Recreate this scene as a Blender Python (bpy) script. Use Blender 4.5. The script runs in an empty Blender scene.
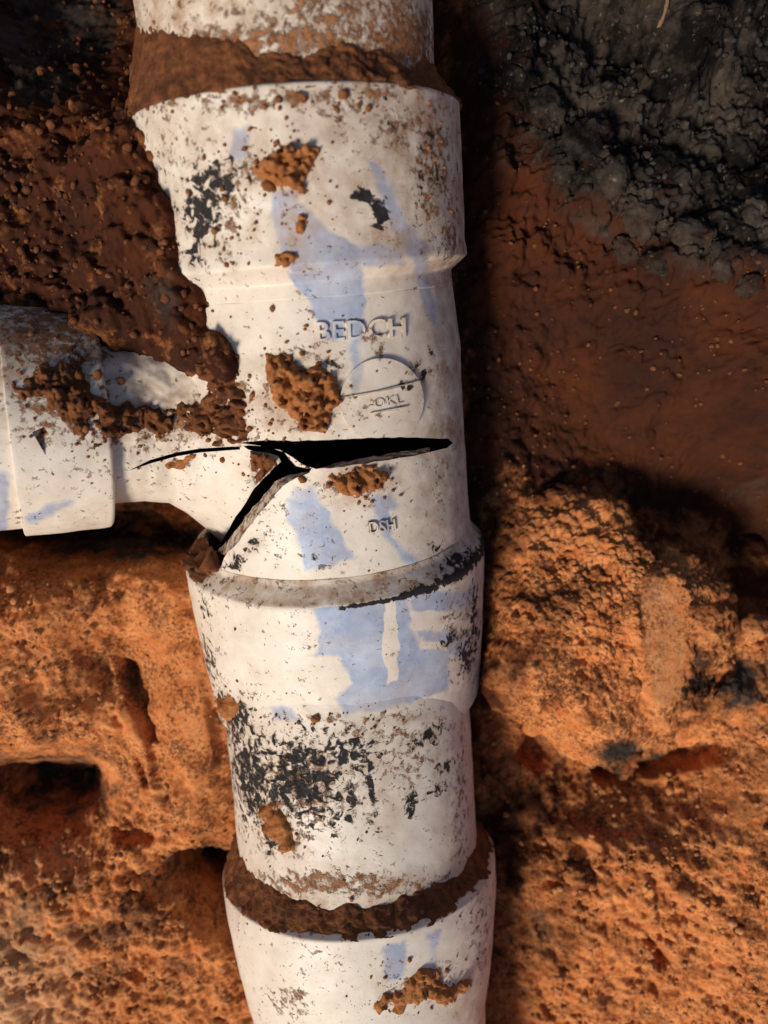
import bpy, bmesh, math, random
import numpy as np
from mathutils import Vector
from mathutils.bvhtree import BVHTree

random.seed(7)
rng = np.random.default_rng(7)
C = bpy.context.scene.collection
SC = bpy.context.scene

# ------------------------------------------------------------------ camera, sky, sun, exposure
F, CX, CY, H = 769.0, 384.0, 512.0, 0.34       # focal length in pixels, picture centre, camera height (m)
cam_d = bpy.data.cameras.new('camera')
cam = bpy.data.objects.new('camera', cam_d); C.objects.link(cam)
cam.location = (0, 0, H)
cam_d.sensor_fit = 'VERTICAL'; cam_d.sensor_height = 36.0
cam_d.lens = F / 1024 * 36.0
cam_d.clip_start = 0.005; cam_d.clip_end = 500
cam_d.dof.use_dof = True; cam_d.dof.focus_distance = 0.285; cam_d.dof.aperture_fstop = 6.5
SC.camera = cam

SUN_EL, SUN_AZ = 41.0, 215.0                    # azimuth clockwise from +Y (picture up)
world = bpy.data.worlds.new('World'); SC.world = world; world.use_nodes = True
wn = world.node_tree
sky = wn.nodes.new('ShaderNodeTexSky'); sky.sky_type = 'NISHITA'; sky.sun_disc = False
sky.sun_elevation = math.radians(SUN_EL); sky.sun_rotation = math.radians(SUN_AZ)
bg = wn.nodes['Background']; bg.inputs['Strength'].default_value = 0.08
wn.links.new(sky.outputs['Color'], bg.inputs['Color'])
sun_d = bpy.data.lights.new('sun', 'SUN'); sun_d.energy = 3.6; sun_d.angle = math.radians(14.0)
sun_d.color = (1.0, 0.90, 0.76)
sun = bpy.data.objects.new('sun', sun_d); C.objects.link(sun)
_a, _e = math.radians(SUN_AZ), math.radians(SUN_EL)
sun_dir = Vector((math.sin(_a) * math.cos(_e), math.cos(_a) * math.cos(_e), math.sin(_e)))
sun.rotation_euler = sun_dir.to_track_quat('Z', 'Y').to_euler()
sun.location = sun_dir * 3
SC.view_settings.view_transform = 'Standard'; SC.view_settings.look = 'None'
SC.view_settings.exposure = 0.0; SC.view_settings.gamma = 1.0

# ------------------------------------------------------------------ noise (numpy)
def _h(*k, seed=0):
    a = np.full(k[0].shape, (seed * 0x9E3779B1 + 0x7F4A7C15) & 0xFFFFFFFF, np.uint32)
    for q in k:
        a = (a ^ q.astype(np.int64).astype(np.uint32)) * np.uint32(0x85EBCA6B)
        a ^= a >> np.uint32(13)
        a = a * np.uint32(0xC2B2AE35); a ^= a >> np.uint32(16)
    return a.astype(np.float64) / 4294967295.0

def perlin(x, y, seed=0):
    xi, yi = np.floor(x), np.floor(y); fx, fy = x - xi, y - yi
    w = lambda t: t * t * t * (t * (t * 6 - 15) + 10)
    def g(dx, dy):
        a = _h(xi + dx, yi + dy, seed=seed) * 2 * np.pi
        return np.cos(a) * (fx - dx) + np.sin(a) * (fy - dy)
    u, v = w(fx), w(fy)
    a = g(0, 0) * (1 - u) + g(1, 0) * u
    b = g(0, 1) * (1 - u) + g(1, 1) * u
    return (a * (1 - v) + b * v) * 1.5

def fbm(x, y, oct=4, seed=0, gain=0.5):
    s, a, n = 0, 1.0, 0
    for i in range(oct):
        s = s + a * perlin(x * 2 ** i + 17.3 * i, y * 2 ** i - 9.1 * i, seed + i); n += a; a *= gain
    return s / n * 1.3

def crumbs(x, y, seed=0, size=0.62):
    """rounded lumps: one per cell, random size and height; 0..1"""
    xi, yi = np.floor(x), np.floor(y); best = np.zeros(x.shape)
    for dx in (-1, 0, 1):
        for dy in (-1, 0, 1):
            cx, cy = xi + dx, yi + dy
            px = cx + _h(cx, cy, seed=seed); py = cy + _h(cx, cy, seed=seed + 91)
            k = _h(cx, cy, seed=seed + 37)
            an = _h(cx, cy, seed=seed + 53) * 3.14; st = 0.7 + 0.3 * k
            ex, ey = x - px, y - py
            rx = (ex * np.cos(an) + ey * np.sin(an)) / st; ry = (-ex * np.sin(an) + ey * np.cos(an)) * st
            r = size * (0.35 + 0.65 * k)
            q = 1 - (np.abs(rx) ** 2.4 + np.abs(ry) ** 2.4) ** (2 / 2.4) / (r * r)
            best = np.maximum(best, np.sqrt(np.clip(q, 0, 1)) * (0.35 + 0.65 * k))
    return best

def vnoise3(p, seed=0):
    i = np.floor(p); f = p - i; f = f * f * (3 - 2 * f); s = 0
    for dx in (0, 1):
        for dy in (0, 1):
            for dz in (0, 1):
                w = (f[:, 0] if dx else 1 - f[:, 0]) * (f[:, 1] if dy else 1 - f[:, 1]) * (f[:, 2] if dz else 1 - f[:, 2])
                s = s + w * _h(i[:, 0] + dx, i[:, 1] + dy, i[:, 2] + dz, seed=seed)
    return s * 2 - 1

def sstep(a, b, x):
    t = np.clip((x - a) / (b - a), 0, 1); return t * t * (3 - 2 * t)

def sdf(u, v, poly):
    """signed distance (pixels) to a polygon, negative inside"""
    p = np.array(poly, float); d = np.full(u.shape, 1e18); ins = np.zeros(u.shape, bool)
    for a, b in zip(p, np.roll(p, -1, 0)):
        e = b - a; wx, wy = u - a[0], v - a[1]
        t = np.clip((wx * e[0] + wy * e[1]) / (e @ e + 1e-12), 0, 1)
        d = np.minimum(d, (wx - e[0] * t) ** 2 + (wy - e[1] * t) ** 2)
        if a[1] != b[1]:
            c = ((a[1] > v) != (b[1] > v)) & (u < (b[0] - a[0]) * (v - a[1]) / (b[1] - a[1]) + a[0])
            ins ^= c
    d = np.sqrt(d)
    return np.where(ins, -d, d)

def blob(u, v, cu, cv, ru, rv, rot=0, pw=1.0):
    c, s = math.cos(math.radians(rot)), math.sin(math.radians(rot))
    x = ((u - cu) * c + (v - cv) * s) / ru; y = (-(u - cu) * s + (v - cv) * c) / rv
    return np.exp(-(x * x + y * y) ** pw)

# ------------------------------------------------------------------ places: picture point + distance -> metres
def P(u, v, d):
    return np.array([(u - CX) / F * d, (CY - v) / F * d, H - d])

def project(p):
    d = H - p[:, 2]
    return CX + F * p[:, 0] / d, CY - F * p[:, 1] / d

def plane_depth(Y):                              # the sloping plane through the axis of the drain
    return 0.3316 - 0.2014 * Y

# ------------------------------------------------------------------ object helpers
def mesh_obj(name, verts, faces, mat=None, parent=None, smooth=True, attrs=None):
    me = bpy.data.meshes.new(name)
    verts = np.asarray(verts, np.float32)
    loc = np.array(parent_loc(parent), np.float32)
    me.from_pydata([], [], []) if False else None
    faces = [np.asarray(f) for f in faces] if isinstance(faces, list) else faces
    if isinstance(faces, np.ndarray):
        n, k = faces.shape
        me.vertices.add(len(verts)); me.vertices.foreach_set('co', (verts - loc).ravel())
        me.loops.add(n * k); me.loops.foreach_set('vertex_index', faces.astype(np.int32).ravel())
        me.polygons.add(n)
        me.polygons.foreach_set('loop_start', np.arange(0, n * k, k, dtype=np.int32))
        me.update(calc_edges=True)
    else:
        me.from_pydata([tuple(map(float, x)) for x in (verts - loc)], [], [list(map(int, f)) for f in faces])
    me.validate()
    if smooth: me.polygons.foreach_set('use_smooth', np.ones(len(me.polygons), bool))
    if attrs:
        for k, a in attrs.items():
            at = me.attributes.new(k, 'FLOAT', 'POINT'); at.data.foreach_set('value', np.asarray(a, np.float32))
    if mat: me.materials.append(mat)
    me.update()
    o = bpy.data.objects.new(name, me); C.objects.link(o)
    if parent: o.parent = parent
    return o

def parent_loc(p):
    l = Vector((0, 0, 0))
    while p is not None:
        l = l + p.location; p = p.parent
    return tuple(l)

def wverts(o):
    a = np.empty(len(o.data.vertices) * 3, np.float32); o.data.vertices.foreach_get('co', a)
    a = a.reshape(-1, 3).astype(float); a += np.array(parent_loc(o.parent)) + np.array(o.location); return a

def wnormals(o):
    a = np.empty(len(o.data.vertices) * 3, np.float32); o.data.vertex_normals.foreach_get('vector', a)
    return a.reshape(-1, 3).astype(float)

def thing(name, label, cat, loc, group=None):
    o = bpy.data.objects.new(name, None); C.objects.link(o); o.location = tuple(map(float, loc))
    o.empty_display_size = 0.02
    o['label'] = label; o['category'] = cat
    if group: o['group'] = group
    return o

def tag(o, label, cat, group=None):
    o['label'] = label; o['category'] = cat
    if group: o['group'] = group
    return o

# ------------------------------------------------------------------ materials
class N:
    def __init__(s, name):
        s.m = bpy.data.materials.new(name); s.m.use_nodes = True; s.t = s.m.node_tree
        s.b = s.t.nodes['Principled BSDF']; s.tc = s.t.nodes.new('ShaderNodeNewGeometry')
    def L(s, a, b): s.t.links.new(a, b)
    def noise(s, scale, detail=4, rough=0.6, dist=0.0, kind='noise'):
        n = s.t.nodes.new('ShaderNodeTexNoise'); s.L(s.tc.outputs['Position'], n.inputs['Vector'])
        n.inputs['Scale'].default_value = scale; n.inputs['Detail'].default_value = detail
        n.inputs['Roughness'].default_value = rough; n.inputs['Distortion'].default_value = dist
        return n.outputs['Fac']
    def voro(s, scale, out='Distance'):
        n = s.t.nodes.new('ShaderNodeTexVoronoi'); s.L(s.tc.outputs['Position'], n.inputs['Vector'])
        n.inputs['Scale'].default_value = scale
        return n.outputs[out]
    def attr(s, name):
        n = s.t.nodes.new('ShaderNodeAttribute'); n.attribute_name = name; return n.outputs['Fac']
    def rng(s, x, a, b, c=0.0, d=1.0, smooth=False):
        n = s.t.nodes.new('ShaderNodeMapRange'); n.clamp = True
        if smooth: n.interpolation_type = 'SMOOTHSTEP'
        s.L(x, n.inputs['Value'])
        for k, q in zip(('From Min', 'From Max', 'To Min', 'To Max'), (a, b, c, d)): n.inputs[k].default_value = q
        return n.outputs['Result']
    def math(s, op, a, b=0.0, c=None):
        n = s.t.nodes.new('ShaderNodeMath'); n.operation = op
        for i, q in enumerate((a, b, c)):
            if q is None: continue
            if isinstance(q, (int, float)): n.inputs[i].default_value = q
            else: s.L(q, n.inputs[i])
        return n.outputs[0]
    def mix(s, f, a, b):
        n = s.t.nodes.new('ShaderNodeMix'); n.data_type = 'RGBA'
        for i, q in ((0, f), (6, a), (7, b)):
            if isinstance(q, (int, float)): n.inputs[i].default_value = q
            elif isinstance(q, tuple): n.inputs[i].default_value = (*q, 1)
            else: s.L(q, n.inputs[i])
        return n.outputs[2]
    def bump(s, h, dist, strength=1.0, prev=None):
        n = s.t.nodes.new('ShaderNodeBump'); s.L(h, n.inputs['Height'])
        n.inputs['Distance'].default_value = dist; n.inputs['Strength'].default_value = strength
        if prev is not None: s.L(prev, n.inputs['Normal'])
        return n.outputs['Normal']

DRY, DRY2, DAMP, DAMP_SHADE = (0.70, 0.280, 0.100), (0.54, 0.175, 0.054), (0.105, 0.034, 0.014), (0.036, 0.014, 0.009)
def soil_material(name, attrs=True, dry=DRY, dry2=DRY2, dark=None):
    k = N(name)
    big, mid, fine = k.noise(22, 5, .6, .4), k.noise(130, 5, .65), k.noise(620, 4, .7)
    c = k.mix(k.rng(mid, .40, .60), dry2, dry)
    c = k.mix(k.rng(k.noise(260, 5, .7, .4), .50, .66, 0, .5), c, (.22, .070, .025))
    c = k.mix(k.rng(k.math('ADD', fine, k.math('MULTIPLY', k.math('SUBTRACT', k.noise(60, 4, .6), .5), .65)), .47, .64, 0, .85), c, DAMP)
    c = k.mix(k.rng(k.noise(420, 3, .6), .62, .74, 0, .5), c, (.62, .31, .13))
    if attrs:
        dm = k.math('ADD', k.attr('damp_shade'), k.math('MULTIPLY', k.math('SUBTRACT', k.noise(75, 6, .65, .3), .5), 1.5))
        wet_shade = k.mix(k.rng(k.math('ADD', k.noise(26, 4, .6), k.math('MULTIPLY', k.noise(210, 5, .65), .35)), .54, .84), DAMP_SHADE, (.074, .022, .009))  # dark moist tone, also the painted shade of the soil
        c = k.mix(k.rng(dm, .25, .8), c, wet_shade)
        bl = k.math('ADD', k.attr('grey'), k.math('MULTIPLY', k.math('SUBTRACT', k.noise(60, 6, .65, .3), .5), 2.0))  # dark clay colour, plus shade painted into the hollows
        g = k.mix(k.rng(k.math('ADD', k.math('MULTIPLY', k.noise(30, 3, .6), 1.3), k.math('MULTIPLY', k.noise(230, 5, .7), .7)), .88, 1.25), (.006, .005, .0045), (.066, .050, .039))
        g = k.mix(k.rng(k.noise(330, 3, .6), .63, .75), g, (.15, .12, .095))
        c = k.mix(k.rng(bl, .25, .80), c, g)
        pl = k.math('ADD', k.attr('pale'), k.math('MULTIPLY', k.math('SUBTRACT', k.noise(160, 5, .65), .5), .8))
        c = k.mix(k.rng(pl, .3, 1.0, 0, .8), c, (.74, .43, .22))
    k.L(c, k.b.inputs['Base Color'])
    k.b.inputs['Roughness'].default_value = .92; k.b.inputs['Specular IOR Level'].default_value = .06
    n = k.bump(k.noise(700, 5, .65), .0008, .55)
    k.L(n, k.b.inputs['Normal'])
    return k.m

def simple_soil(name, a, b, spec=.2, rough=.9):
    k = N(name)
    c = k.mix(k.rng(k.noise(170, 5, .65), .36, .64), a, b)
    c = k.mix(k.rng(k.noise(560, 4, .7), .52, .72, 0, .7), c, tuple(x * .35 for x in a))
    k.L(c, k.b.inputs['Base Color']); k.b.inputs['Roughness'].default_value = rough
    k.b.inputs['Specular IOR Level'].default_value = spec
    k.L(k.bump(k.noise(1100, 5, .7), .0009, .9), k.b.inputs['Normal'])
    return k.m

def pvc_material():
    k = N('weathered_pvc')
    c = k.mix(k.rng(k.noise(35, 4, .6), .35, .65), (.76, .665, .545), (.81, .735, .63))
    # blue pipe cement, brushed on in runs
    brush = k.noise(120, 4, .6, .5)
    bl = k.attr('blue')
    bf = k.rng(k.math('ADD', bl, k.math('MULTIPLY', k.math('SUBTRACT', k.noise(260, 4, .6), .5), .5)), .30, .66)
    bc = k.mix(k.rng(brush, .35, .68), (.25, .33, .50), (.43, .51, .655))
    c = k.mix(k.math('MULTIPLY', bf, k.rng(k.noise(60, 3), .3, .6, .62, .97)), c, bc)
    # brown grime doubling as shade, specks, soil smears, black flaking bitumen and darkened interiors
    film_shade = k.attr('film_shade')
    ff = k.math('MULTIPLY', film_shade, k.rng(k.math('ADD', k.math('MULTIPLY', k.noise(150, 6, .7), .6), k.math('MULTIPLY', k.noise(38, 4, .6), .4)), .36, .62, .12, 1.0))
    c = k.mix(ff, c, (.36, .225, .135))
    d = k.attr('dirt')
    dn = k.math('MULTIPLY', k.math('SUBTRACT', k.noise(330, 6, .68, .25), .5), 2.6)
    df = k.rng(k.math('ADD', d, dn), .40, .68)
    dc = k.mix(k.rng(k.noise(500, 4, .7), .38, .62), (.13, .048, .018), (.40, .165, .06))
    c = k.mix(df, c, dc)
    sp = k.rng(k.math('ADD', k.noise(820, 2, .5), k.math('MULTIPLY', k.noise(50, 3, .6), .5)), .99, 1.02)
    c = k.mix(k.math('MULTIPLY', sp, .85), c, (.14, .06, .028))
    b = k.attr('black')
    bn = k.math('MULTIPLY', k.math('SUBTRACT', k.noise(300, 5, .62, .6), .5), 2.6)
    kf = k.rng(k.math('ADD', b, bn), .43, .60)
    kc = k.mix(k.rng(k.noise(450, 4), .4, .65), (.008, .008, .010), (.030, .020, .014))
    c = k.mix(kf, c, kc)
    k.L(c, k.b.inputs['Base Color'])
    r = k.math('MAXIMUM', k.math('MULTIPLY', df, .9), k.rng(k.noise(90, 4), .3, .7, .40, .58))
    r = k.math('MAXIMUM', r, k.math('MULTIPLY', kf, .85)); r = k.math('MAXIMUM', r, k.math('MULTIPLY', film_shade, .75))
    k.L(r, k.b.inputs['Roughness'])
    k.b.inputs['Specular IOR Level'].default_value = .45
    hgt = k.math('ADD', k.math('MULTIPLY', df, .8), k.math('MULTIPLY', kf, .5))
    hgt = k.math('ADD', hgt, k.math('MULTIPLY', sp, .5))
    n = k.bump(hgt, .0009, .8)
    n = k.bump(k.noise(45, 3), .0012, .35, n)
    n = k.bump(k.noise(700, 4, .7), .00012, .8, n)
    k.L(n, k.b.inputs['Normal'])
    return k.m

M_SOIL = soil_material('trench_soil')
M_DIRT = simple_soil('orange_dirt', (.30, .105, .032), (.50, .20, .065))
M_DIRTD = simple_soil('damp_brown_dirt', (.10, .036, .015), (.24, .085, .03))
M_CRUMB = simple_soil('dry_crumb', (.44, .155, .052), (.66, .31, .125))
M_DIRTM = simple_soil('brown_dirt', (.19, .068, .024), (.36, .14, .048))
M_GREY = simple_soil('grey_black_clay', (.012, .010, .009), (.075, .060, .050))
M_PVC = pvc_material()

# ------------------------------------------------------------------ the drain: axis lines and lathe
A0, A1, A2 = P(296, 118, .285), P(338, 570, .341), P(369, 980, .357)
class Axis:
    def __init__(s, a, b):
        s.a, s.b = np.array(a), np.array(b); s.t = (s.b - s.a) / np.linalg.norm(s.b - s.a)
        to = np.array([0, 0, H]) - (s.a + s.b) / 2
        n = to - s.t * (to @ s.t); s.n = n / np.linalg.norm(n); s.c = np.cross(s.t, s.n)
    def s_at_v(s, v):                              # distance along the axis whose centre lies at picture row v
        q = (CY - v) / F                           # y = q*d ; a.y + t.y s = q (H - a.z - t.z s)
        return (q * (H - s.a[2]) - s.a[1]) / (s.t[1] + q * s.t[2])
    def s_at_u(s, u):
        q = (u - CX) / F
        return (q * (H - s.a[2]) - s.a[0]) / (s.t[0] + q * s.t[2])
    def pt(s, d, r, ph):
        d, r, ph = np.asarray(d), np.asarray(r), np.asarray(ph)
        return s.a + d[..., None] * s.t + (r * np.cos(ph))[..., None] * s.n + (r * np.sin(ph))[..., None] * s.c

UP, LOW = Axis(A0, A1), Axis(A1, A2)
BR = Axis(P(-60, 427, .285), P(300, 408, .340))    # the side branch, from left towards the tee

def angles(nf, nb, half=105):
    f = np.radians(np.linspace(-half, half, nf)); b = np.radians(np.linspace(half, 360 - half, nb + 2)[1:-1])
    return np.concatenate([f, b])

def lathe(name, ax, prof, wall, mat, parent, step=.0006, nf=330, nb=44, wob=.00035, seed=1, extra=None):
    """prof: (distance along axis, outer radius) points; a closed shell with the given wall"""
    prof = np.array(prof, float)
    s = [prof[0, 0]]
    for a, b in zip(prof[:-1], prof[1:]):
        n = max(1, int(math.ceil(np.hypot(*(b - a)) / step)))
        s += list(a[0] + (b[0] - a[0]) * np.arange(1, n + 1) / n)
    s = np.array(s); r = np.interp(s, prof[:, 0], prof[:, 1])
    for _ in range(1):                               # soften the profile corners
        r[1:-1] = r[:-2] * .25 + r[1:-1] * .5 + r[2:] * .25
    ph = angles(nf, nb); S, PH = np.meshgrid(s, ph, indexing='ij'); R = np.repeat(r[:, None], len(ph), 1)
    R = R + wob * fbm(S * 60 + seed * 3.3, PH * 3 + seed, 3, seed)
    if extra is not None: R = extra(S, PH, R)
    out = ax.pt(S, R, PH)
    si = np.linspace(s[0], s[-1], max(6, len(s) // 6)); SI, PI_ = np.meshgrid(si, ph, indexing='ij')
    RI = np.interp(SI, s, r) - wall
    inn = ax.pt(SI, RI, PI_)
    no, ni, m = len(s), len(si), len(ph)
    ring = np.concatenate([out, inn[::-1]], 0); n = no + ni
    V = ring.reshape(-1, 3)
    i, j = np.meshgrid(np.arange(n), np.arange(m), indexing='ij')
    i2, j2 = (i + 1) % n, (j + 1) % m
    Fc = np.stack([i * m + j, i * m + j2, i2 * m + j2, i2 * m + j], -1).reshape(-1, 4)
    o = mesh_obj(name, V, Fc, mat, parent)
    return o

def prism(poly, dn, df, back=None):
    """closed prism through the wall along the sight line, real depths dn..df (numbers or one pair per corner)"""
    n = len(poly); dn = np.broadcast_to(dn, n); df = np.broadcast_to(df, n)
    v = [P(u, w, d) for (u, w), d in zip(poly, dn)] + [P(u, w, d) for (u, w), d in zip(back or poly, df)]
    f = [list(range(n))[::-1], list(range(n, 2 * n))] + [[i, (i + 1) % n, n + (i + 1) % n, n + i] for i in range(n)]
    o = mesh_obj('cutter', v, f, None, None, smooth=False)
    bm = bmesh.new(); bm.from_mesh(o.data); bmesh.ops.recalc_face_normals(bm, faces=bm.faces)
    bm.to_mesh(o.data); bm.free()
    return o

def orient(o):
    bm = bmesh.new(); bm.from_mesh(o.data); bmesh.ops.recalc_face_normals(bm, faces=bm.faces); bm.to_mesh(o.data); bm.free()

def cut(o, cutters):
    orient(o)
    for c in cutters:
        md = o.modifiers.new('cut', 'BOOLEAN'); md.operation = 'DIFFERENCE'; md.object = c; md.solver = 'EXACT'
    bpy.context.view_layer.update()
    dg = bpy.context.evaluated_depsgraph_get()
    me = bpy.data.meshes.new_from_object(o.evaluated_get(dg)); me.name = o.data.name
    o.modifiers.clear(); old = o.data; o.data = me; bpy.data.meshes.remove(old)
    for c in cutters:
        m = c.data; bpy.data.objects.remove(c); bpy.data.meshes.remove(m)
    assert len(me.polygons) > 200, o.name
    me.polygons.foreach_set('use_smooth', np.ones(len(me.polygons), bool))
    me.set_sharp_from_angle(angle=math.radians(42))
    return o

def s_prof(ax, pts): return [(ax.s_at_v(v), r) for v, r in pts]

def jag(poly, amp, seed, step=7):
    """roughen a fracture line"""
    r = random.Random(seed); out = []
    for a, b in zip(poly, poly[1:] + poly[:1]):
        n = max(1, int(math.hypot(b[0] - a[0], b[1] - a[1]) / step))
        for i in range(n):
            t = i / n
            q = 0 if i == 0 else amp
            out.append((a[0] + (b[0] - a[0]) * t + r.uniform(-q, q), a[1] + (b[1] - a[1]) * t + r.uniform(-q, q)))
    return out

CRACK = [(238, 443), (262, 440.5), (300, 441), (330, 440), (362, 438.5), (400, 437), (448, 438.5), (453, 443), (447, 448),
         (430, 452), (408, 457), (382, 461), (352, 465), (330, 468.5), (316, 469), (303, 465), (292, 457), (280, 450), (262, 446)]
LOWLEFT = [(120, 446), (262, 446), (284, 452), (296, 466), (312, 468), (309, 473), (296, 478), (283, 486), (270, 502), (256, 518), (243, 535), (224, 558),
           (219, 580), (150, 600), (120, 560)]

def on_axis(ax, u, v, r):
    """points of the cylinder of radius r round ax seen at picture point u, v"""
    u, v = np.asarray(u, float), np.asarray(v, float)
    D = np.stack([(u - CX) / F, (CY - v) / F, -np.ones_like(u)], -1); o = np.array([0, 0, H]) - ax.a
    dp = D - (D @ ax.t)[..., None] * ax.t; op = o - (o @ ax.t) * ax.t
    A = (dp * dp).sum(-1); B = 2 * (dp @ op); Cc = op @ op - r * r
    k = (-B - np.sqrt(np.maximum(B * B - 4 * A * Cc, 0))) / (2 * A)
    p = np.array([0, 0, H]) + D * k[..., None]
    ds = (p - ax.a) @ ax.t; q = p - ax.a - ds[..., None] * ax.t
    return p, q / np.linalg.norm(q, axis=-1, keepdims=True)


tee = thing('pipe_tee', 'cracked white plastic tee fitting with blue glue smears, split open across its middle', 'pipe fitting',
            UP.pt(.15, .0, 0.))
upper_socket = lathe('upper_socket', UP, s_prof(UP, [(118, .0590), (120, .0603), (180, .0606), (250, .0607), (258, .0611), (264, .0613), (266, .0611), (279, .0549), (293, .0553)]), .0050, M_PVC, tee, seed=3)
body = lathe('body', UP, s_prof(UP, [(293, .0553), (318, .0561), (356, .0574), (440, .0577), (526, .0588)]), .0050, M_PVC, tee, step=.0007, seed=5)
lower_socket = lathe('lower_socket', UP, s_prof(UP, [(526, .0588), (531, .0593), (544, .0642), (547, .0645), (580, .0641), (640, .0622), (681, .0606), (682.5, .0598)]), .0050, M_PVC, tee, seed=7)
BODY_BVH = None
def bvh_of(objs):
    vs, fs, k = [], [], 0
    for o in objs:
        v = wverts(o); vs.append(v)
        for p in o.data.polygons: fs.append([i + k for i in p.vertices])
        k += len(v)
    return BVHTree.FromPolygons([tuple(x) for x in np.concatenate(vs)], fs)

# branch neck: swept tube flaring into a saddle
def bprof(pts): return [(BR.s_at_u(u), r) for u, r in pts]
neck = lathe('branch_neck', BR, bprof([(60, .0345), (95, .0345), (140, .0345), (165, .0365), (182, .0420), (200, .0505), (214, .0580), (232, .0625), (250, .0650), (275, .0660)]),
             .0042, M_PVC, tee, step=.0007, nf=300, seed=9)
def flap(o):
    """bend the torn end of the neck outwards along a crease"""
    w = wverts(o); u, v = project(w); a, b = np.array([205., 541.]), np.array([250., 452.]); e = (b - a) / np.linalg.norm(b - a)
    d = -(e[0] * (v - a[1]) - e[1] * (u - a[0])); front = H - w[:, 2] < .335
    lift = np.where((d > 0) & front, np.minimum(d, 46) * .00013, 0) + front * sstep(-40, 40, d) * .0012 * fbm(u / 26, v / 26, 3, 281)
    dent = -.0028 * np.exp(-((d + 22) / 13) ** 2) * front * sstep(430, 470, v)
    w[:, 2] += lift + dent; w -= np.array(parent_loc(o.parent))
    o.data.vertices.foreach_set('co', w.astype(np.float32).ravel()); o.data.update()
flap(neck)
NECKCUT = [(212, 551), (222, 541), (236, 516), (250, 495), (264, 478), (281, 462), (278, 456), (262, 452), (248, 449.5), (243, 446), (236, 430), (232, 300), (232, 200), (460, 200), (460, 700), (205, 700)]
SLIT = [(128, 471), (150, 460), (176, 452.5), (200, 448.5), (240, 446), (240, 449.5), (200, 452.5), (178, 456), (152, 463)]
cut(neck, [prism(jag(NECKCUT, .8, 2), .20, .46), prism(SLIT, .24, .32)])
crack, low_left = jag(CRACK, .7, 1), jag(LOWLEFT, .9, 3)
cut(body, [prism(crack, .24, .315), prism(low_left, .2, .372)])
def fracture(line, shift, seed):
    """the broken 5 mm edge of the pipe wall, leaning away from the outer skin"""
    a = np.array(jag(line, .8, seed, 4)[:-6], float); k = np.linspace(0, 1, 6); fall = np.minimum(1, np.minimum(np.arange(len(a)), np.arange(len(a))[::-1]) / 4.0)
    rows = []
    for q in k:
        uv = a + np.array(shift) * q * (fall * (1 + .25 * fbm(np.arange(len(a)) / 4.0, np.full(len(a), 9.0 * seed + q), 3, seed)))[:, None]
        p, n = on_axis(UP, uv[:, 0], uv[:, 1], .0579 - .0052 * q); rows.append(p - np.array([0, 0, .0002]))
    V = np.concatenate(rows); m = len(a)
    fs = [[r * m + i, r * m + i + 1, (r + 1) * m + i + 1, (r + 1) * m + i] for r in range(5) for i in range(m - 1)]
    return mesh_obj('fracture_edge', V, np.array(fs), M_PVC, tee)
FRACT = [fracture([(309, 472), (296, 478), (283, 486), (270, 502), (256, 518), (243, 535), (226, 556)], (-8.5, -4.0), 2),
         fracture([(318, 468.8), (330, 468.5), (352, 465), (382, 461), (408, 457), (430, 452)], (0, -4.5), 4)]

def slab_on(ax, ring, r, th, name, mat, parent, centre):
    """raised flat shape with outline `ring` (pixels) following the pipe"""
    ring = np.array(ring, float); c = np.array(centre, float); ks = np.linspace(0, 1, 14)[1:]
    uv = [c] + [c + (q - c) * k for k in ks for q in ring]
    uv = np.array(uv); p, n = on_axis(ax, uv[:, 0], uv[:, 1], r)
    m = len(ring); top = p + n * th; base = (p - n * .002)[-m:]
    V = np.concatenate([top, base]); fs = [[0, 1 + i, 1 + (i + 1) % m] for i in range(m)]
    for k in range(len(ks) - 1):
        a, b = 1 + k * m, 1 + (k + 1) * m
        fs += [[a + i, b + i, b + (i + 1) % m, a + (i + 1) % m] for i in range(m)]
    a, b = 1 + (len(ks) - 1) * m, len(top)
    fs += [[a + i, b + i, b + (i + 1) % m, a + (i + 1) % m] for i in range(m)]
    fs += [[b + i for i in range(m)][::-1]]
    o = mesh_obj(name, V, fs, mat, parent); orient(o); return o

circ = [(381 + 41 * math.cos(t), 400 + 42 * math.sin(t)) for t in np.linspace(0, 2 * math.pi, 97)[:-1]]
boss = slab_on(UP, circ, .0577, .0009, 'mould_boss', M_PVC, tee, (381, 400))
cut(boss, [prism([(300, 439.5), (362, 437.8), (450, 436), (450, 520), (300, 520)], .2, .34)])
for nm, q in (('mould_rib', [(337, 397.5), (372, 391), (414, 382), (414, 384.5), (372, 393.5), (337, 400)]), ('mould_rib', [(368, 412.5), (405, 406), (405, 408), (368, 414.5)])):
    pass

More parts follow.
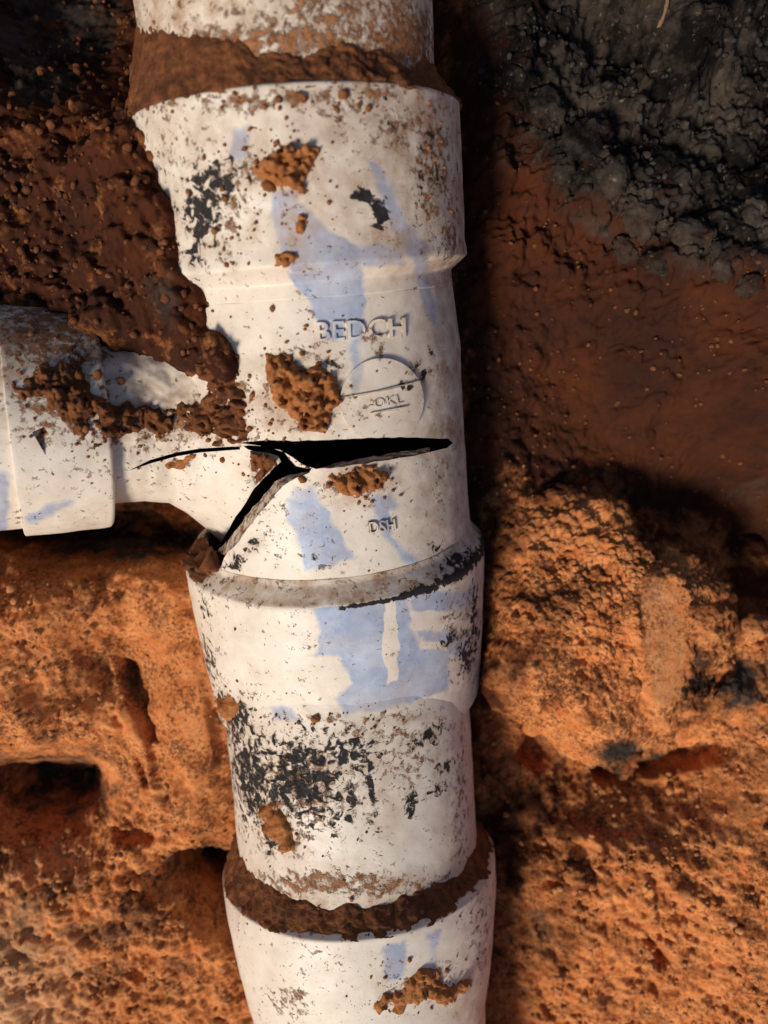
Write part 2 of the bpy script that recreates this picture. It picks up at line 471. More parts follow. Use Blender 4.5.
def lettering(text, u0, v0, w, hgt, rot, ax, r, parent, name='embossed_lettering', th=.0007, bold=.0):
    cu = bpy.data.curves.new(name, 'FONT'); cu.body = text; cu.size = 1.0; cu.extrude = .5; cu.offset = bold; cu.resolution_u = 3
    cu.space_character = 1.06
    t = bpy.data.objects.new('t', cu); C.objects.link(t); bpy.context.view_layer.update()
    me = bpy.data.meshes.new_from_object(t.evaluated_get(bpy.context.evaluated_depsgraph_get()))
    bpy.data.objects.remove(t); bpy.data.curves.remove(cu)
    a = np.empty(len(me.vertices) * 3, np.float32); me.vertices.foreach_get('co', a); a = a.reshape(-1, 3).astype(float)
    mn, mx = a.min(0), a.max(0); q = (a - mn) / (mx - mn)
    x, y = q[:, 0] * w, -(q[:, 1]) * hgt; c, s = math.cos(math.radians(rot)), math.sin(math.radians(rot))
    p, n = on_axis(ax, u0 + x * c - y * s, v0 + x * s + y * c, r)
    p = p + n * np.where(q[:, 2] > .5, th, -.0015)[:, None]
    fs = [list(f.vertices) for f in me.polygons]; bpy.data.meshes.remove(me)
    return mesh_obj(name, p, fs, M_PVC, parent, smooth=False)

lettering('BEDCH', 317, 342, 88, 20, -3, UP, .0564, tee, th=.0008, bold=.012)
lettering('-OKL', 369, 409, 34, 9, -10, UP, .0586, tee, th=.0005)
lettering('DSH', 370, 534, 26, 12, -8, UP, .0588, tee, th=.0004)
lettering('8', 398, 683, 11, 18, -5, UP, .0615, tee, th=.0009, bold=.01)
# two thin ribs across the boss
for pts in ([(337, 398), (372, 392), (417, 381)], [(369, 413), (405, 406.5)]):
    a = np.array(pts, float); nrm = []
    ring = [(x, y - .8) for x, y in a] + [(x, y + .8) for x, y in a[::-1]]
    rr = jag([tuple(q) for q in ring], 0, 1, 6)
    uv = np.array(rr); p, n = on_axis(UP, uv[:, 0], uv[:, 1], .0577)
    k = len(rr); V = np.concatenate([p + n * .0017, p - n * .001])
    fs = [list(range(k))] + [[i, k + i, k + (i + 1) % k, (i + 1) % k] for i in range(k)]
    o = mesh_obj('mould_rib', V, fs, M_PVC, tee, smooth=False); orient(o)

# the other pieces of the drain
top_pipe = tag(lathe('drain_pipe', UP, s_prof(UP, [(-190, .0520), (0, .0520), (135, .0520)]), .0032, M_PVC, None, step=.0008, seed=11),
               'pale blurred pipe end entering the top of the cracked tee, half buried in dirt', 'pipe')
low_pipe = tag(lathe('drain_pipe', LOW, s_prof(LOW, [(630, .0545), (780, .0538), (900, .0535)]), .0032, M_PVC, None, seed=13),
               'white pipe length speckled with black flaking tar below the cracked tee', 'pipe')
coupling = tag(lathe('pipe_coupling', LOW, s_prof(LOW, [(852, .0590), (855, .0616), (880, .0612), (940, .0580), (1000, .0530), (1030, .0520), (1200, .0520)]), .0048, M_PVC, None, seed=15),
               'white flared pipe coupling at the bottom with a ring of soil in its mouth', 'pipe fitting')
collar_t = thing('branch_collar', 'dirty white square-edged collar fitting with a notch, on the side branch at left', 'pipe fitting', BR.pt(.04, 0., 0.))
collar = lathe('collar', BR, bprof([(12, .0428), (13, .0436), (50, .0438), (99, .0434), (101, .0424)]), .0095, M_PVC, collar_t, step=.0007, seed=17)
cut(collar, [prism([(32, 432), (44, 427), (61, 451), (51, 459), (46, 456)], .2, .262)])
stub = lathe('inserted_pipe', BR, bprof([(-190, .0405), (40, .0405)]), .0035, M_PVC, collar_t, step=.0008, seed=19)

PIPES = [upper_socket, body, lower_socket, neck, boss, top_pipe, low_pipe, coupling, collar, stub]
PIPES += FRACT + [o for o in tee.children if o.name.startswith(('embossed', 'mould_rib'))]

# ------------------------------------------------------------------ stains on the pipes (shapes of their own) and painted shade
BLUE = [
 ([(230, 126), (250, 124), (249, 150), (240, 166), (229, 152)], .75),
 ([(270, 190), (292, 186), (312, 212), (340, 236), (358, 244), (380, 243), (404, 254), (406, 266), (360, 268), (296, 273), (282, 262), (273, 232)], .85),
 ([(366, 154), (386, 166), (402, 206), (428, 246), (436, 290), (442, 330), (436, 334), (420, 300), (408, 262), (386, 222), (374, 190)], .7),
 ([(286, 273), (362, 262), (366, 300), (363, 318), (350, 322), (318, 322), (308, 300)], .95),
 ([(349, 320), (365, 318), (362, 350), (364, 392), (350, 396), (350, 360)], .85),
 ([(322, 320), (346, 322), (346, 340), (336, 345), (322, 340)], .7),
 ([(283, 499), (292, 489), (313, 486), (326, 504), (340, 530), (356, 560), (306, 574), (296, 548), (286, 520)], .8),
 ([(368, 498), (388, 490), (408, 506), (394, 514), (402, 541), (430, 566), (404, 566), (380, 536)], .7),
 ([(310, 606), (340, 598), (372, 600), (408, 594), (411, 612), (413, 629), (418, 641), (420, 650), (450, 650), (448, 690), (400, 706), (345, 716), (333, 700), (352, 682), (338, 656), (312, 656), (320, 632)], .95),
 ([(405, 590), (475, 588), (474, 612), (456, 612), (412, 612)], .9),
 ([(412, 628), (456, 630), (470, 640), (460, 660), (444, 650), (420, 641)], .85),
 ([(268, 706), (296, 708), (302, 722), (274, 722)], .7),
 ([(377, 955), (384, 944), (398, 938), (408, 936), (407, 978), (402, 984), (384, 984), (382, 990), (384, 955)], .62),
 ([(424, 933), (441, 929), (438, 950), (440, 984), (429, 986), (431, 952)], .85),
 ([(20, 520), (40, 508), (72, 498), (76, 503), (60, 514), (30, 526)], .7),
 ([(-30, 470), (10, 470), (12, 540), (-30, 540)], .8),
]
def stains(u, v):
    wu = u + 3.0 * perlin(u / 17, v / 17, 5) + 1.2 * perlin(u / 6, v / 6, 6)
    wv = v + 3.0 * perlin(u / 17, v / 17, 7) + 1.2 * perlin(u / 6, v / 6, 8)
    blue = np.zeros_like(u)
    for poly, k in BLUE:
        d = sdf(wu, wv, poly); blue = np.maximum(blue, k * (1.15 * (1 - sstep(-11, 8, d)) * (.86 + .34 * sstep(-.4, .35, fbm(u / 34, v / 46, 3, 311)))))
    # windows left clean in the blue
    for c in ([(412, 613), (436, 612), (455, 618), (455, 627), (416, 627)], [(421, 642), (446, 643), (446, 649), (424, 647)],
              [(385, 600), (396, 600), (398, 680), (388, 684), (384, 650)], [(390, 512), (402, 512), (406, 532), (396, 536)]):
        blue = blue * sstep(-2, 2.5, sdf(wu, wv, c))
    B = lambda *a: blob(u, v, *a)
    black = np.zeros_like(u)
    for b in [(204, 208, 24, 56, 4, .72), (224, 180, 24, 26, 0, .62), (195, 255, 14, 22, 0, .62),
              (365, 197, 11, 8, 25, 1.15), (380, 212, 10, 15, -20, 1.2), (338, 118, 10, 10, 0, .55), (390, 118, 14, 30, -20, .35), (430, 165, 16, 45, 0, .38),
              (236, 722, 18, 34, 20, .66), (252, 775, 26, 55, -5, .74), (300, 778, 56, 50, 0, .70), (345, 752, 40, 24, 0, .64), (345, 800, 24, 40, 20, .5),
              (372, 796, 5, 42, -10, .75), (410, 800, 8, 24, 0, .62), (430, 735, 26, 10, -30, .62), (448, 765, 24, 7, -30, .55), (440, 790, 30, 8, -35, .45),
              (365, 765, 12, 9, 30, .7), (270, 840, 12, 30, -15, .5), (262, 808, 9, 40, 0, .5),
              (452, 640, 12, 12, 0, .55), (466, 655, 10, 24, 10, .8), (474, 620, 7, 50, 0, .62), (455, 560, 24, 9, -25, .6), (438, 545, 12, 10, 0, .45),
              (208, 660, 9, 40, -12, .5), (222, 700, 12, 14, 0, .55), (255, 545, 16, 10, -40, .55), (236, 562, 12, 10, -40, .6),
              (312, 556, 20, 6, 0, .36), (206, 600, 8, 30, 0, .42), (404, 386, 8, 9, 0, .6), (415, 372, 12, 10, 0, .5), (330, 362, 16, 8, 0, .5), (432, 350, 5, 5, 0, .5)]:
        black = np.maximum(black, b[5] * B(*b[:5]))
    dirt = .03 + .16 * sstep(.0, .5, fbm(u / 55, v / 55, 3, 181))
    for b in [(260, 170, 32, 16, 0, .58), (290, 175, 16, 34, 0, .5), (232, 215, 12, 60, 5, .48), (170, 150, 40, 30, 0, .30), (300, 98, 170, 14, -4, .56), (432, 165, 26, 85, 0, .54), (395, 130, 40, 30, 0, .46),
              (350, 110, 70, 26, 0, .38), (450, 240, 14, 40, 0, .5), (300, 392, 42, 34, 0, .6), (300, 352, 26, 10, 0, .42), (372, 338, 18, 9, 20, .55), (380, 350, 6, 14, 0, .6),
              (345, 395, 14, 16, 0, .48), (240, 410, 10, 40, 0, .55), (355, 484, 34, 13, 0, .62), (430, 370, 22, 20, 0, .36), (330, 445, 60, 8, 0, .34), (440, 480, 14, 40, 0, .32),
              (455, 620, 22, 40, 0, .40), (400, 715, 60, 8, -8, .42), (330, 720, 90, 7, 3, .38), (225, 715, 16, 18, 0, .5), (285, 835, 34, 26, 0, .52), (300, 785, 70, 56, 0, .48), (410, 760, 40, 40, 0, .42),
              (380, 735, 60, 16, 0, .44), (460, 800, 12, 80, 0, .36), (290, 1000, 20, 20, 0, .5), (420, 985, 46, 16, -20, .52), (480, 930, 14, 60, 0, .40),
              (150, 45, 20, 30, 0, .44), (300, 30, 160, 40, 0, .38), (205, 40, 14, 12, 0, .55), (360, 45, 50, 20, -10, .5),
              (60, 400, 60, 46, 0, .60), (45, 335, 80, 46, 0, .66), (70, 425, 24, 14, 30, .6), (20, 515, 14, 10, 0, .36), (180, 462, 20, 7, -10, .55), (160, 430, 80, 26, 0, .46),
              (200, 410, 30, 16, 0, .45), (262, 475, 20, 12, -40, .55), (250, 600, 60, 10, 0, .3), (270, 470, 12, 10, 0, .6)]:
        dirt = np.maximum(dirt, b[5] * B(*b[:5]))
    dirt = np.maximum(dirt, .55 * B(330, 10, 80, 40, 0)); dirt = np.maximum(dirt, .8 * B(400, 40, 50, 50, 0)); dirt = np.maximum(dirt, .72 * B(290, 42, 180, 26, -3)); dirt = np.maximum(dirt, .62 * B(345, 884, 120, 16, 0))
    film_shade = .09 + .12 * (u > 0) * sstep(-.3, .6, fbm(u / 60, v / 60, 3, 191)) + .42 * sstep(350, 470, u - (v - 300) * .05) * (v < 560) + .27 * (1 - sstep(240, 275, v)) + .25 * sstep(425, 480, u) * (v >= 560)  # grime coat; upper socket and right side also browned as painted shade
    film_shade = np.maximum(film_shade, .6 * (1 - sstep(40, 130, v)))
    film_shade = np.maximum(film_shade, .62 * blob(u, v, 385, 800, 15, 40, -8) * .8)
    film_shade = np.maximum(film_shade, .95 * blob(u, v, 40, 335, 110, 62, 0))
    for b in [(300, 395, 62, 56, 0, .75), (355, 482, 54, 28, 0, .7), (285, 172, 56, 44, 0, .75), (300, 235, 26, 40, 0, .6), (300, 100, 190, 22, -4, .5), (240, 220, 20, 70, 5, .4), (170, 415, 120, 44, 0, .65),
              (265, 465, 30, 22, 0, .5), (350, 895, 150, 34, 0, .7), (420, 985, 66, 28, 0, .42), (285, 838, 50, 36, 0, .42), (320, 770, 100, 66, 0, .5), (400, 720, 90, 10, -6, .4), (440, 150, 40, 120, 0, .6), (465, 620, 24, 80, 0, .45), (390, 345, 40, 26, 0, .3)]:
        film_shade = np.maximum(film_shade, b[5] * blob(u, v, *b[:5]))
    film_shade = np.maximum(film_shade, .75 * np.clip(black, 0, .8))
    film_shade = np.minimum(film_shade * 1.7, 1.0)
    return blue, black, dirt, film_shade

for o in PIPES:
    w = wverts(o); n = wnormals(o); u, v = project(w)
    ax = LOW if o in (low_pipe, coupling) else (BR if o in (neck, collar, stub) else UP)
    q = w - ax.a; ds = q @ ax.t; rad = q - ds[:, None] * ax.t; rr = np.linalg.norm(rad, axis=1)
    outer = ((n * rad).sum(1) / rr > .3)
    facing = (rad @ ax.n) / rr
    bl, bk, di, fi = stains(u, v)
    fr = sstep(-.35, -.05, facing)
    inside = (n * rad).sum(1) / rr < -.3
    edge = ~outer & ~inside
    if o is collar: edge &= (ds > BR.s_at_u(16)) & (ds < BR.s_at_u(94))
    bl = np.where(outer, bl * fr, 0); bk = np.where(inside, 1.3, bk * fr)  # pipe interiors painted near black in place of deep shade
    di = np.where(outer, np.where(fr > .5, di, .4), np.where(edge, .60, .2)); fi = np.where(edge, .8, fi)
    if o in FRACT: fi = fi * 0 + .75; di = di * 0 + .42; bl = bl * 0; bk = bk * 0 + .22
    if o is body: bk = np.where(edge & (u > 300) & (v < 475), .75, bk)  # crack walls blackened as painted shade
    if o is collar:
        nt = (sdf(u, v, [(31, 431), (44, 426), (62, 451), (51, 460), (45, 457)]) < 1) & (rr < .0431) & ~inside & (facing > 0)
        di = np.where(edge | nt, 1.0, di); fi = np.where(nt, 1.0, fi); bk = np.where(nt, .30, bk)
    if o is lower_socket:                            # the shoulder above the socket is coated with grey-brown grime
        sh = 1.25 * (1 - sstep(UP.s_at_v(543), UP.s_at_v(546), ds)) * outer
        fi = np.maximum(fi, (.80 + .2 * fbm(u / 30, v / 12, 3, 251)) * sh); di = np.where(sh > .5, .22, di)
        bl = bl * (1 - sh)
        gap = np.exp(-((ds - UP.s_at_v(546)) / (.0008 + .0022 * sstep(370, 470, u))) ** 2) * sstep(325, 350, u) * outer
        bk = np.maximum(bk, .95 * gap)
    for k, a in (('blue', bl), ('black', bk), ('dirt', di), ('film_shade', fi)):
        at = o.data.attributes.new(k, 'FLOAT', 'POINT'); at.data.foreach_set('value', a.astype(np.float32))

# ------------------------------------------------------------------ the trench soil: one sheet, dense where the picture is
CP = [  # u, v, height above the axis plane (mm)
 (-120,-120,-20),(0,0,-40),(60,30,-50),(110,70,-15),(60,130,26),(128,122,40),(-60,200,30),(0,200,26),(90,240,40),(142,170,58),(156,210,64),(178,255,62),(120,104,10),
 (196,300,60),(216,350,64),(234,398,60),(150,300,52),(150,345,47),(100,330,46),(60,262,38),(40,300,34),(0,300,28),(-100,400,20),(0,420,-5),(80,400,0),(150,400,8),(190,395,22),(200,440,-30),(245,440,-55),(262,480,-55),(240,520,-50),
 (0,530,-40),(60,528,-52),(120,520,-46),(170,535,-34),(204,560,-16),(0,556,-24),(60,562,-16),(120,560,-12),(-120,560,-20),(0,610,10),(60,620,14),(120,600,4),(185,600,6),(212,690,10),(150,640,4),
 (40,690,18),(100,690,8),(128,670,-4),(140,720,12),(158,760,9),(30,746,20),(90,742,12),(30,772,-22),(90,780,-20),(110,800,-4),(40,815,-12),(30,850,8),(-80,780,20),
 (200,842,10),(200,866,-22),(185,890,4),(228,800,8),(235,950,6),(100,880,16),(50,930,20),(0,1000,26),(110,960,12),(170,1000,10),(250,1040,4),(-100,1000,30),
 (430,0,-20),(474,60,-14),(480,160,-10),(484,270,-14),(482,370,-14),(492,470,-14),(500,560,-8),(500,650,-6),(494,760,-8),(505,860,-8),(510,960,-4),(500,1060,-4),
 (540,100,-8),(520,40,0),(610,50,-26),(640,130,-10),(580,150,4),(690,40,4),(760,60,-30),(720,150,-22),(720,220,6),(660,240,2),(540,230,-14),(600,300,-8),(560,380,-22),(700,330,6),(768,330,18),(860,300,40),
 (640,400,-10),(760,420,10),(590,450,-26),(700,490,-44),(768,540,-46),(840,560,-30),(640,480,-32),(540,500,-14),(600,600,-10),(660,640,-10),(745,610,-14),(768,680,-4),(720,700,0),
 (560,770,-18),(640,785,-14),(700,770,-8),(760,750,10),(850,750,30),(540,840,-2),(600,850,8),(660,850,14),(740,840,26),(590,900,12),(560,930,4),(640,950,16),(700,960,24),(768,960,36),(620,1030,10),(720,1040,30),(860,1000,60),
 (310,-100,-60),(300,60,-50),(305,180,-50),(312,300,-50),(325,440,-50),(338,580,-50),(350,690,-50),(356,800,-50),(366,920,-50),(374,1060,-50),
]
cp = np.array(CP, float)
def _tps(r2): return np.where(r2 > 0, r2 * np.log(np.maximum(r2, 1e-9)), 0)
_n = len(cp); _x = cp[:, :2] / 300
_K = _tps(((_x[:, None] - _x[None]) ** 2).sum(-1)) + np.eye(_n) * .004
_Pm = np.c_[np.ones(_n), _x]
_w = np.linalg.solve(np.block([[_K, _Pm], [_Pm.T, np.zeros((3, 3))]]), np.r_[cp[:, 2], 0, 0, 0])
GU, GV = np.arange(-200, 980, 4.0), np.arange(-200, 1240, 4.0)
_g = np.stack(np.meshgrid(GU, GV), -1).reshape(-1, 2) / 300
_f = np.concatenate([_tps(((q[:, None] - _x[None]) ** 2).sum(-1)) @ _w[:_n] for q in np.array_split(_g, 12)])
HB = (_f + _w[_n] + _g @ _w[_n + 1:]).reshape(len(GV), len(GU)).clip(-70, 80) / 1000

def base_h(u, v):
    x = np.clip((u - GU[0]) / 4, 0, len(GU) - 1.001); y = np.clip((v - GV[0]) / 4, 0, len(GV) - 1.001)
    i, j = x.astype(int), y.astype(int); fx, fy = x - i, y - j
    return (HB[j, i] * (1 - fx) + HB[j, i + 1] * fx) * (1 - fy) + (HB[j + 1, i] * (1 - fx) + HB[j + 1, i + 1] * fx) * fy

def roughness(u, v):
    r = np.ones_like(u)
    r -= .7 * (1 - sstep(-22, 12, sdf(u + 14 * fbm(u / 50, v / 50, 3, 261), v, [(120, 600), (190, 580), (200, 640), (228, 760), (236, 830), (180, 838), (160, 780), (130, 680)]))) + .5 * blob(u, v, 60, 620, 50, 24)
    r -= .0 * blob(u, v, 175, 690, 40, 130, -12) + .55 * blob(u, v, 145, 730, 14, 60, -14)
    r -= .15 * blob(u, v, 560, 330, 70, 110)
    r += .75 * (1 - sstep(-40, 40, sdf(u, v, [(-100, 60), (135, 80), (250, 440), (-100, 440)])))
    r -= .5 * blob(u, v, 55, 780, 55, 26)
    r += .45 * blob(u, v, 640, 900, 150, 140) + .35 * blob(u, v, 620, 150, 130, 120) + .35 * blob(u, v, 90, 920, 90, 90)
    return np.clip(r, .3, 1.7)

FACE = [[(108, 652), (122, 660), (134, 700), (150, 745), (160, 790), (150, 796), (136, 760), (118, 715)], [(150, 655), (196, 640), (206, 690), (222, 770), (190, 790), (168, 760)]]
HOLES = [([(-60, 752), (60, 750), (100, 756), (112, 780), (98, 812), (60, 822), (30, 800), (-60, 800)], 17, 34),
 ([(172, 852), (205, 848), (232, 856), (234, 872), (214, 884), (190, 880)], 22, 9),
 ([(126, 660), (136, 662), (146, 700), (156, 740), (150, 742), (136, 704)], 7, 5),
 ([(134, 752), (146, 762), (152, 790), (144, 786)], 6, 5),
 ([(110, 826), (140, 824), (160, 836), (150, 846), (120, 842)], 8, 8),
 ([(590, 768), (640, 764), (690, 748), (730, 742), (738, 756), (700, 766), (650, 780), (600, 784)], 14, 9),
 ([(520, 735), (545, 730), (556, 760), (540, 776), (518, 762)], 12, 12),
 ([(575, 872), (590, 866), (600, 878), (585, 886), (560, 884), (540, 888), (545, 882)], 6, 5),
 ([(645, 940), (668, 944), (676, 968), (660, 966)], 9, 7),
 ([(0, 520), (110, 512), (150, 508), (200, 545), (215, 560), (170, 560), (100, 540), (0, 548)], 16, 12)]
def soil_detail(X, Y, u, v):
    x, y = X * 1000, Y * 1000                        # mm
    wx, wy = x + 1.6 * fbm(x / 22, y / 22, 3, 11), y + 1.6 * fbm(x / 22, y / 22, 3, 14)
    r = roughness(u, v)
    d = 5.0 * fbm(x / 46, y / 46, 3, 21) * (.6 + .4 * r)
    rid = 1 - np.abs(fbm(wx / 17, wy / 17, 3, 31)) * 2
    d += r * 1.0 * (rid - .4) + r * 2.2 * fbm(x / 15, y / 15, 3, 171, .6)
    d += r * 3.1 * crumbs(wx / 10.5, wy / 10.5, 41, .75) * (.35 + .65 * sstep(-.4, .5, fbm(x / 30, y / 30, 2, 43) + (r - .8) * .5))
    d += r * 1.3 * crumbs(wx / 4.6, wy / 4.6, 51) * (.45 + .55 * sstep(-.4, .4, fbm(x / 20, y / 20, 2, 53) + (r - .8) * .5))
    hp = sstep(440, 520, u) * (1 - sstep(240, 330, v)) * (1 - sstep(900, 1000, u))
    d += hp * (1.6 * crumbs(x / 3.6, y / 3.6, 331) + 1.8 * fbm(x / 4.2, y / 4.2, 4, 333, .65))
    d += hp * (9 * fbm(x / 34, y / 34, 3, 231) + 5.0 * crumbs(wx / 19, wy / 19, 233, .8) + 3.2 * fbm(x / 12, y / 12, 3, 235))
    d += r * .45 * crumbs(x / 2.3, y / 2.3, 61)
    d += r * 1.7 * fbm(wx / 7, wy / 7, 4, 81, .58)
    pits = sstep(.30, .62, fbm(wx / 14, wy / 14, 3, 91))
    d -= r * .35 * pits
    for poly, up in ((FACE[0], 5.0), (FACE[1], 3.0)):
        m = 1 - sstep(-7, 3, sdf(u + 4 * fbm(u / 20, v / 20, 3, 271), v, poly)); d = d * (1 - .85 * m) + m * up
    # pockets, holes and grooves with sharp lips
    uu, vv = u + 5 * fbm(u / 22, v / 22, 4, 131), v + 5 * fbm(u / 22, v / 22, 4, 134)
    for poly, dep, wd in HOLES: d -= dep * (1 - sstep(-wd, 3, sdf(uu, vv, poly)))
    return (d - 1.8) / 1000

def zones(u, v):
    w1 = 26 * fbm(u / 70, v / 70, 3, 101); w2 = 26 * fbm(u / 70, v / 70, 3, 104); a, b = u + w1, v + w2
    grey = 1 - sstep(-75, 50, sdf(a, b, [(455, -200), (1000, -200), (1000, 290), (770, 292), (690, 280), (620, 240), (560, 205), (500, 150), (470, 90)]))
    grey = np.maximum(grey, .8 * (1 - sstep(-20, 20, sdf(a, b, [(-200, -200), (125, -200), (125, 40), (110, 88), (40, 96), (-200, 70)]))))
    for c in [(700, 690, 26, 40, 20, .8), (745, 690, 30, 34, 0, .75), (620, 752, 30, 14, 0, .9), (700, 540, 60, 40, 0, .3), (165, 300, 20, 34, -30, .62), (200, 545, 26, 26, 0, .9), (30, 530, 110, 20, 0, .9), (120, 540, 120, 26, 0, .95), (210, 690, 12, 40, -10, .3),  # grey grit; the hollow under the branch is greyed as painted shade
              (740, 500, 50, 60, 0, .25), (130, 900, 26, 20, 0, .3), (60, 930, 80, 50, 0, .52), (170, 960, 26, 16, 30, .45), (50, 785, 80, 36, 6, .85), (205, 866, 36, 16, 0, .8), (132, 680, 10, 26, -10, .5), (650, 762, 70, 10, -8, .8), (620, 960, 40, 50, 0, .3), (540, 940, 30, 40, 0, .3)]:  # left pocket, holes and grooves darkened here as painted shade
        grey = np.maximum(grey, c[5] * blob(u, v, *c[:5]))
    damp_shade = .12 + .75 * (1 - sstep(-60, 70, sdf(a, b, [(-300, -300), (470, -300), (470, 440), (250, 450), (110, 520), (-300, 510)])))  # moist soil, and shade painted over the upper left
    damp_shade = np.maximum(damp_shade, .12 + 1.0 * (1 - sstep(-70, 70, sdf(a, b, [(440, -300), (1000, -300), (1000, 560), (740, 570), (620, 500), (500, 470), (470, 980), (440, 980)]))))  # moist soil and painted shade on the right side
    damp_shade = np.maximum(damp_shade, .6 * blob(u, v, 100, 535, 150, 34)); damp_shade = np.maximum(damp_shade, .62 * blob(u, v, 525, 840, 70, 130)); damp_shade = np.maximum(damp_shade, .42 * blob(u, v, 535, 610, 60, 130))  # first blob paints the shade under the branch
    damp_shade = np.maximum(damp_shade, 1.1 * blob(u, v, 700, 480, 130, 60)); damp_shade = np.maximum(damp_shade, .9 * blob(u, v, 760, 580, 50, 60))
    damp_shade = damp_shade + (.30 * sstep(-.25, .45, fbm(u / 48, v / 48, 4, 241, .6)) - .06) * (u > 480) + (.22 * sstep(-.1, .5, fbm(u / 40, v / 40, 4, 243, .6)) - .05) * (u < 260); damp_shade = np.maximum(damp_shade, .55 * blob(u, v, 545, 800, 50, 60)); damp_shade = np.maximum(damp_shade, .5 * blob(u, v, 545, 930, 60, 60))
    damp_shade = np.maximum(damp_shade, .5 * blob(u, v, 70, 550, 90, 30)); damp_shade = np.maximum(damp_shade, .45 * blob(u, v, 90, 665, 34, 40))  # more painted shade below the branch, then moist soil
    damp_shade = np.maximum(damp_shade, .45 * blob(u, v, 150, 890, 70, 40)); damp_shade = np.maximum(damp_shade, .4 * blob(u, v, 690, 820, 60, 40))
    pale = .8 * blob(u, v, -10, 1010, 130, 130) + .28 * blob(u, v, 768, 1000, 70, 130) + .3 * blob(u, v, 60, 860, 60, 30)
    fm = np.maximum(*[1 - sstep(-7, 3, sdf(u + 4 * fbm(u / 20, v / 20, 3, 271), v, q)) for q in FACE])
    damp_shade = damp_shade - .35 * fm; pale = np.maximum(pale, .22 * fm)
    return grey, damp_shade, pale

def soil_at(X, Y, detail=True):
    """depth of the soil below the camera at world X, Y, with the picture point it lands on"""
    e = np.maximum(np.maximum(np.abs(X) - .22, np.abs(Y) - .29), 0)
    d0 = plane_depth(np.clip(Y, -.4, .4)); h = np.zeros_like(X)
    for it in range(6):
        d = np.maximum(d0 - h, .12); u, v = CX + F * X / d, CY - F * Y / d
        h = .5 * h + .5 * base_h(u, v) if it else base_h(u, v)
    z = H - (d0 - h)
    return z, u, v, e

def bank(z, X, Y, e):
    t = sstep(.02, .75, e)
    g = .20 + .012 * fbm(X * 3, Y * 3, 4, 7)
    z = z * (1 - t) + g * t
    # unseen mound at the upper left, added outside the picture to block light
    z = z + .20 * np.exp(-(((X + .46) / .16) ** 2 + ((Y - .16) / .20) ** 2))
    return z

def axis_coords(lim, step, far, n):
    c = np.arange(-lim, lim + step / 2, step)
    g = lim + np.cumsum(step * 1.145 ** np.arange(1, n)); g = g[g < far]
    return np.concatenate([-g[::-1], c, g])
gx, gy = axis_coords(.215, .00066, 60, 80), axis_coords(.285, .00066, 60, 80)
X, Y = np.meshgrid(gx, gy)
X, Y = X.ravel(), Y.ravel()
Z, U, V, E = soil_at(X, Y)
Z = Z + soil_detail(X, Y, U, V) * (1 - sstep(.0, .5, E))
Z = bank(Z, X, Y, E)
_q = np.stack([X, Y, Z], 1) - UP.a; _s = _q @ UP.t; _r = np.linalg.norm(_q - _s[:, None] * UP.t, axis=1)
_in = (_s > UP.s_at_v(300)) & (_s < UP.s_at_v(560)) & (_r < .053)      # no soil inside the tee
Z = np.where(_in, Z - 2.0 * np.sqrt(np.maximum(.053 ** 2 - _r ** 2, 0)), Z)
_q = np.stack([X, Y, Z], 1) - UP.a; _r = np.linalg.norm(_q - (_q @ UP.t)[:, None] * UP.t, axis=1)
Z = np.where(_in & (_r < .056), Z - .05, Z)
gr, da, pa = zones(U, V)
fade = 1 - sstep(0, .3, E)
ny, nx = len(gy), len(gx)
idx = np.arange(ny * nx).reshape(ny, nx)
FQ = np.stack([idx[:-1, :-1], idx[:-1, 1:], idx[1:, 1:], idx[1:, :-1]], -1).reshape(-1, 4)
ground = mesh_obj('ground', np.stack([X, Y, Z], 1), FQ, M_SOIL, None, attrs={'grey': gr * fade, 'damp_shade': da * fade, 'pale': pa * fade})
ground['kind'] = 'structure'
ZG = Z.reshape(ny, nx)

def ground_z(x, y):
    i = np.clip(np.searchsorted(gx, x) - 1, 0, nx - 2); j = np.clip(np.searchsorted(gy, y) - 1, 0, ny - 2)
    return ZG[j, i]

def ground_point(u, v):
    """where the sight line through picture point u, v meets the soil"""
    d = np.linspace(.2, .46, 900); p = np.stack([(u - CX) / F * d, (CY - v) / F * d, H - d], 1)
    z = ground_z(p[:, 0], p[:, 1]); k = np.argmax(p[:, 2] <= z)
    return p[k]

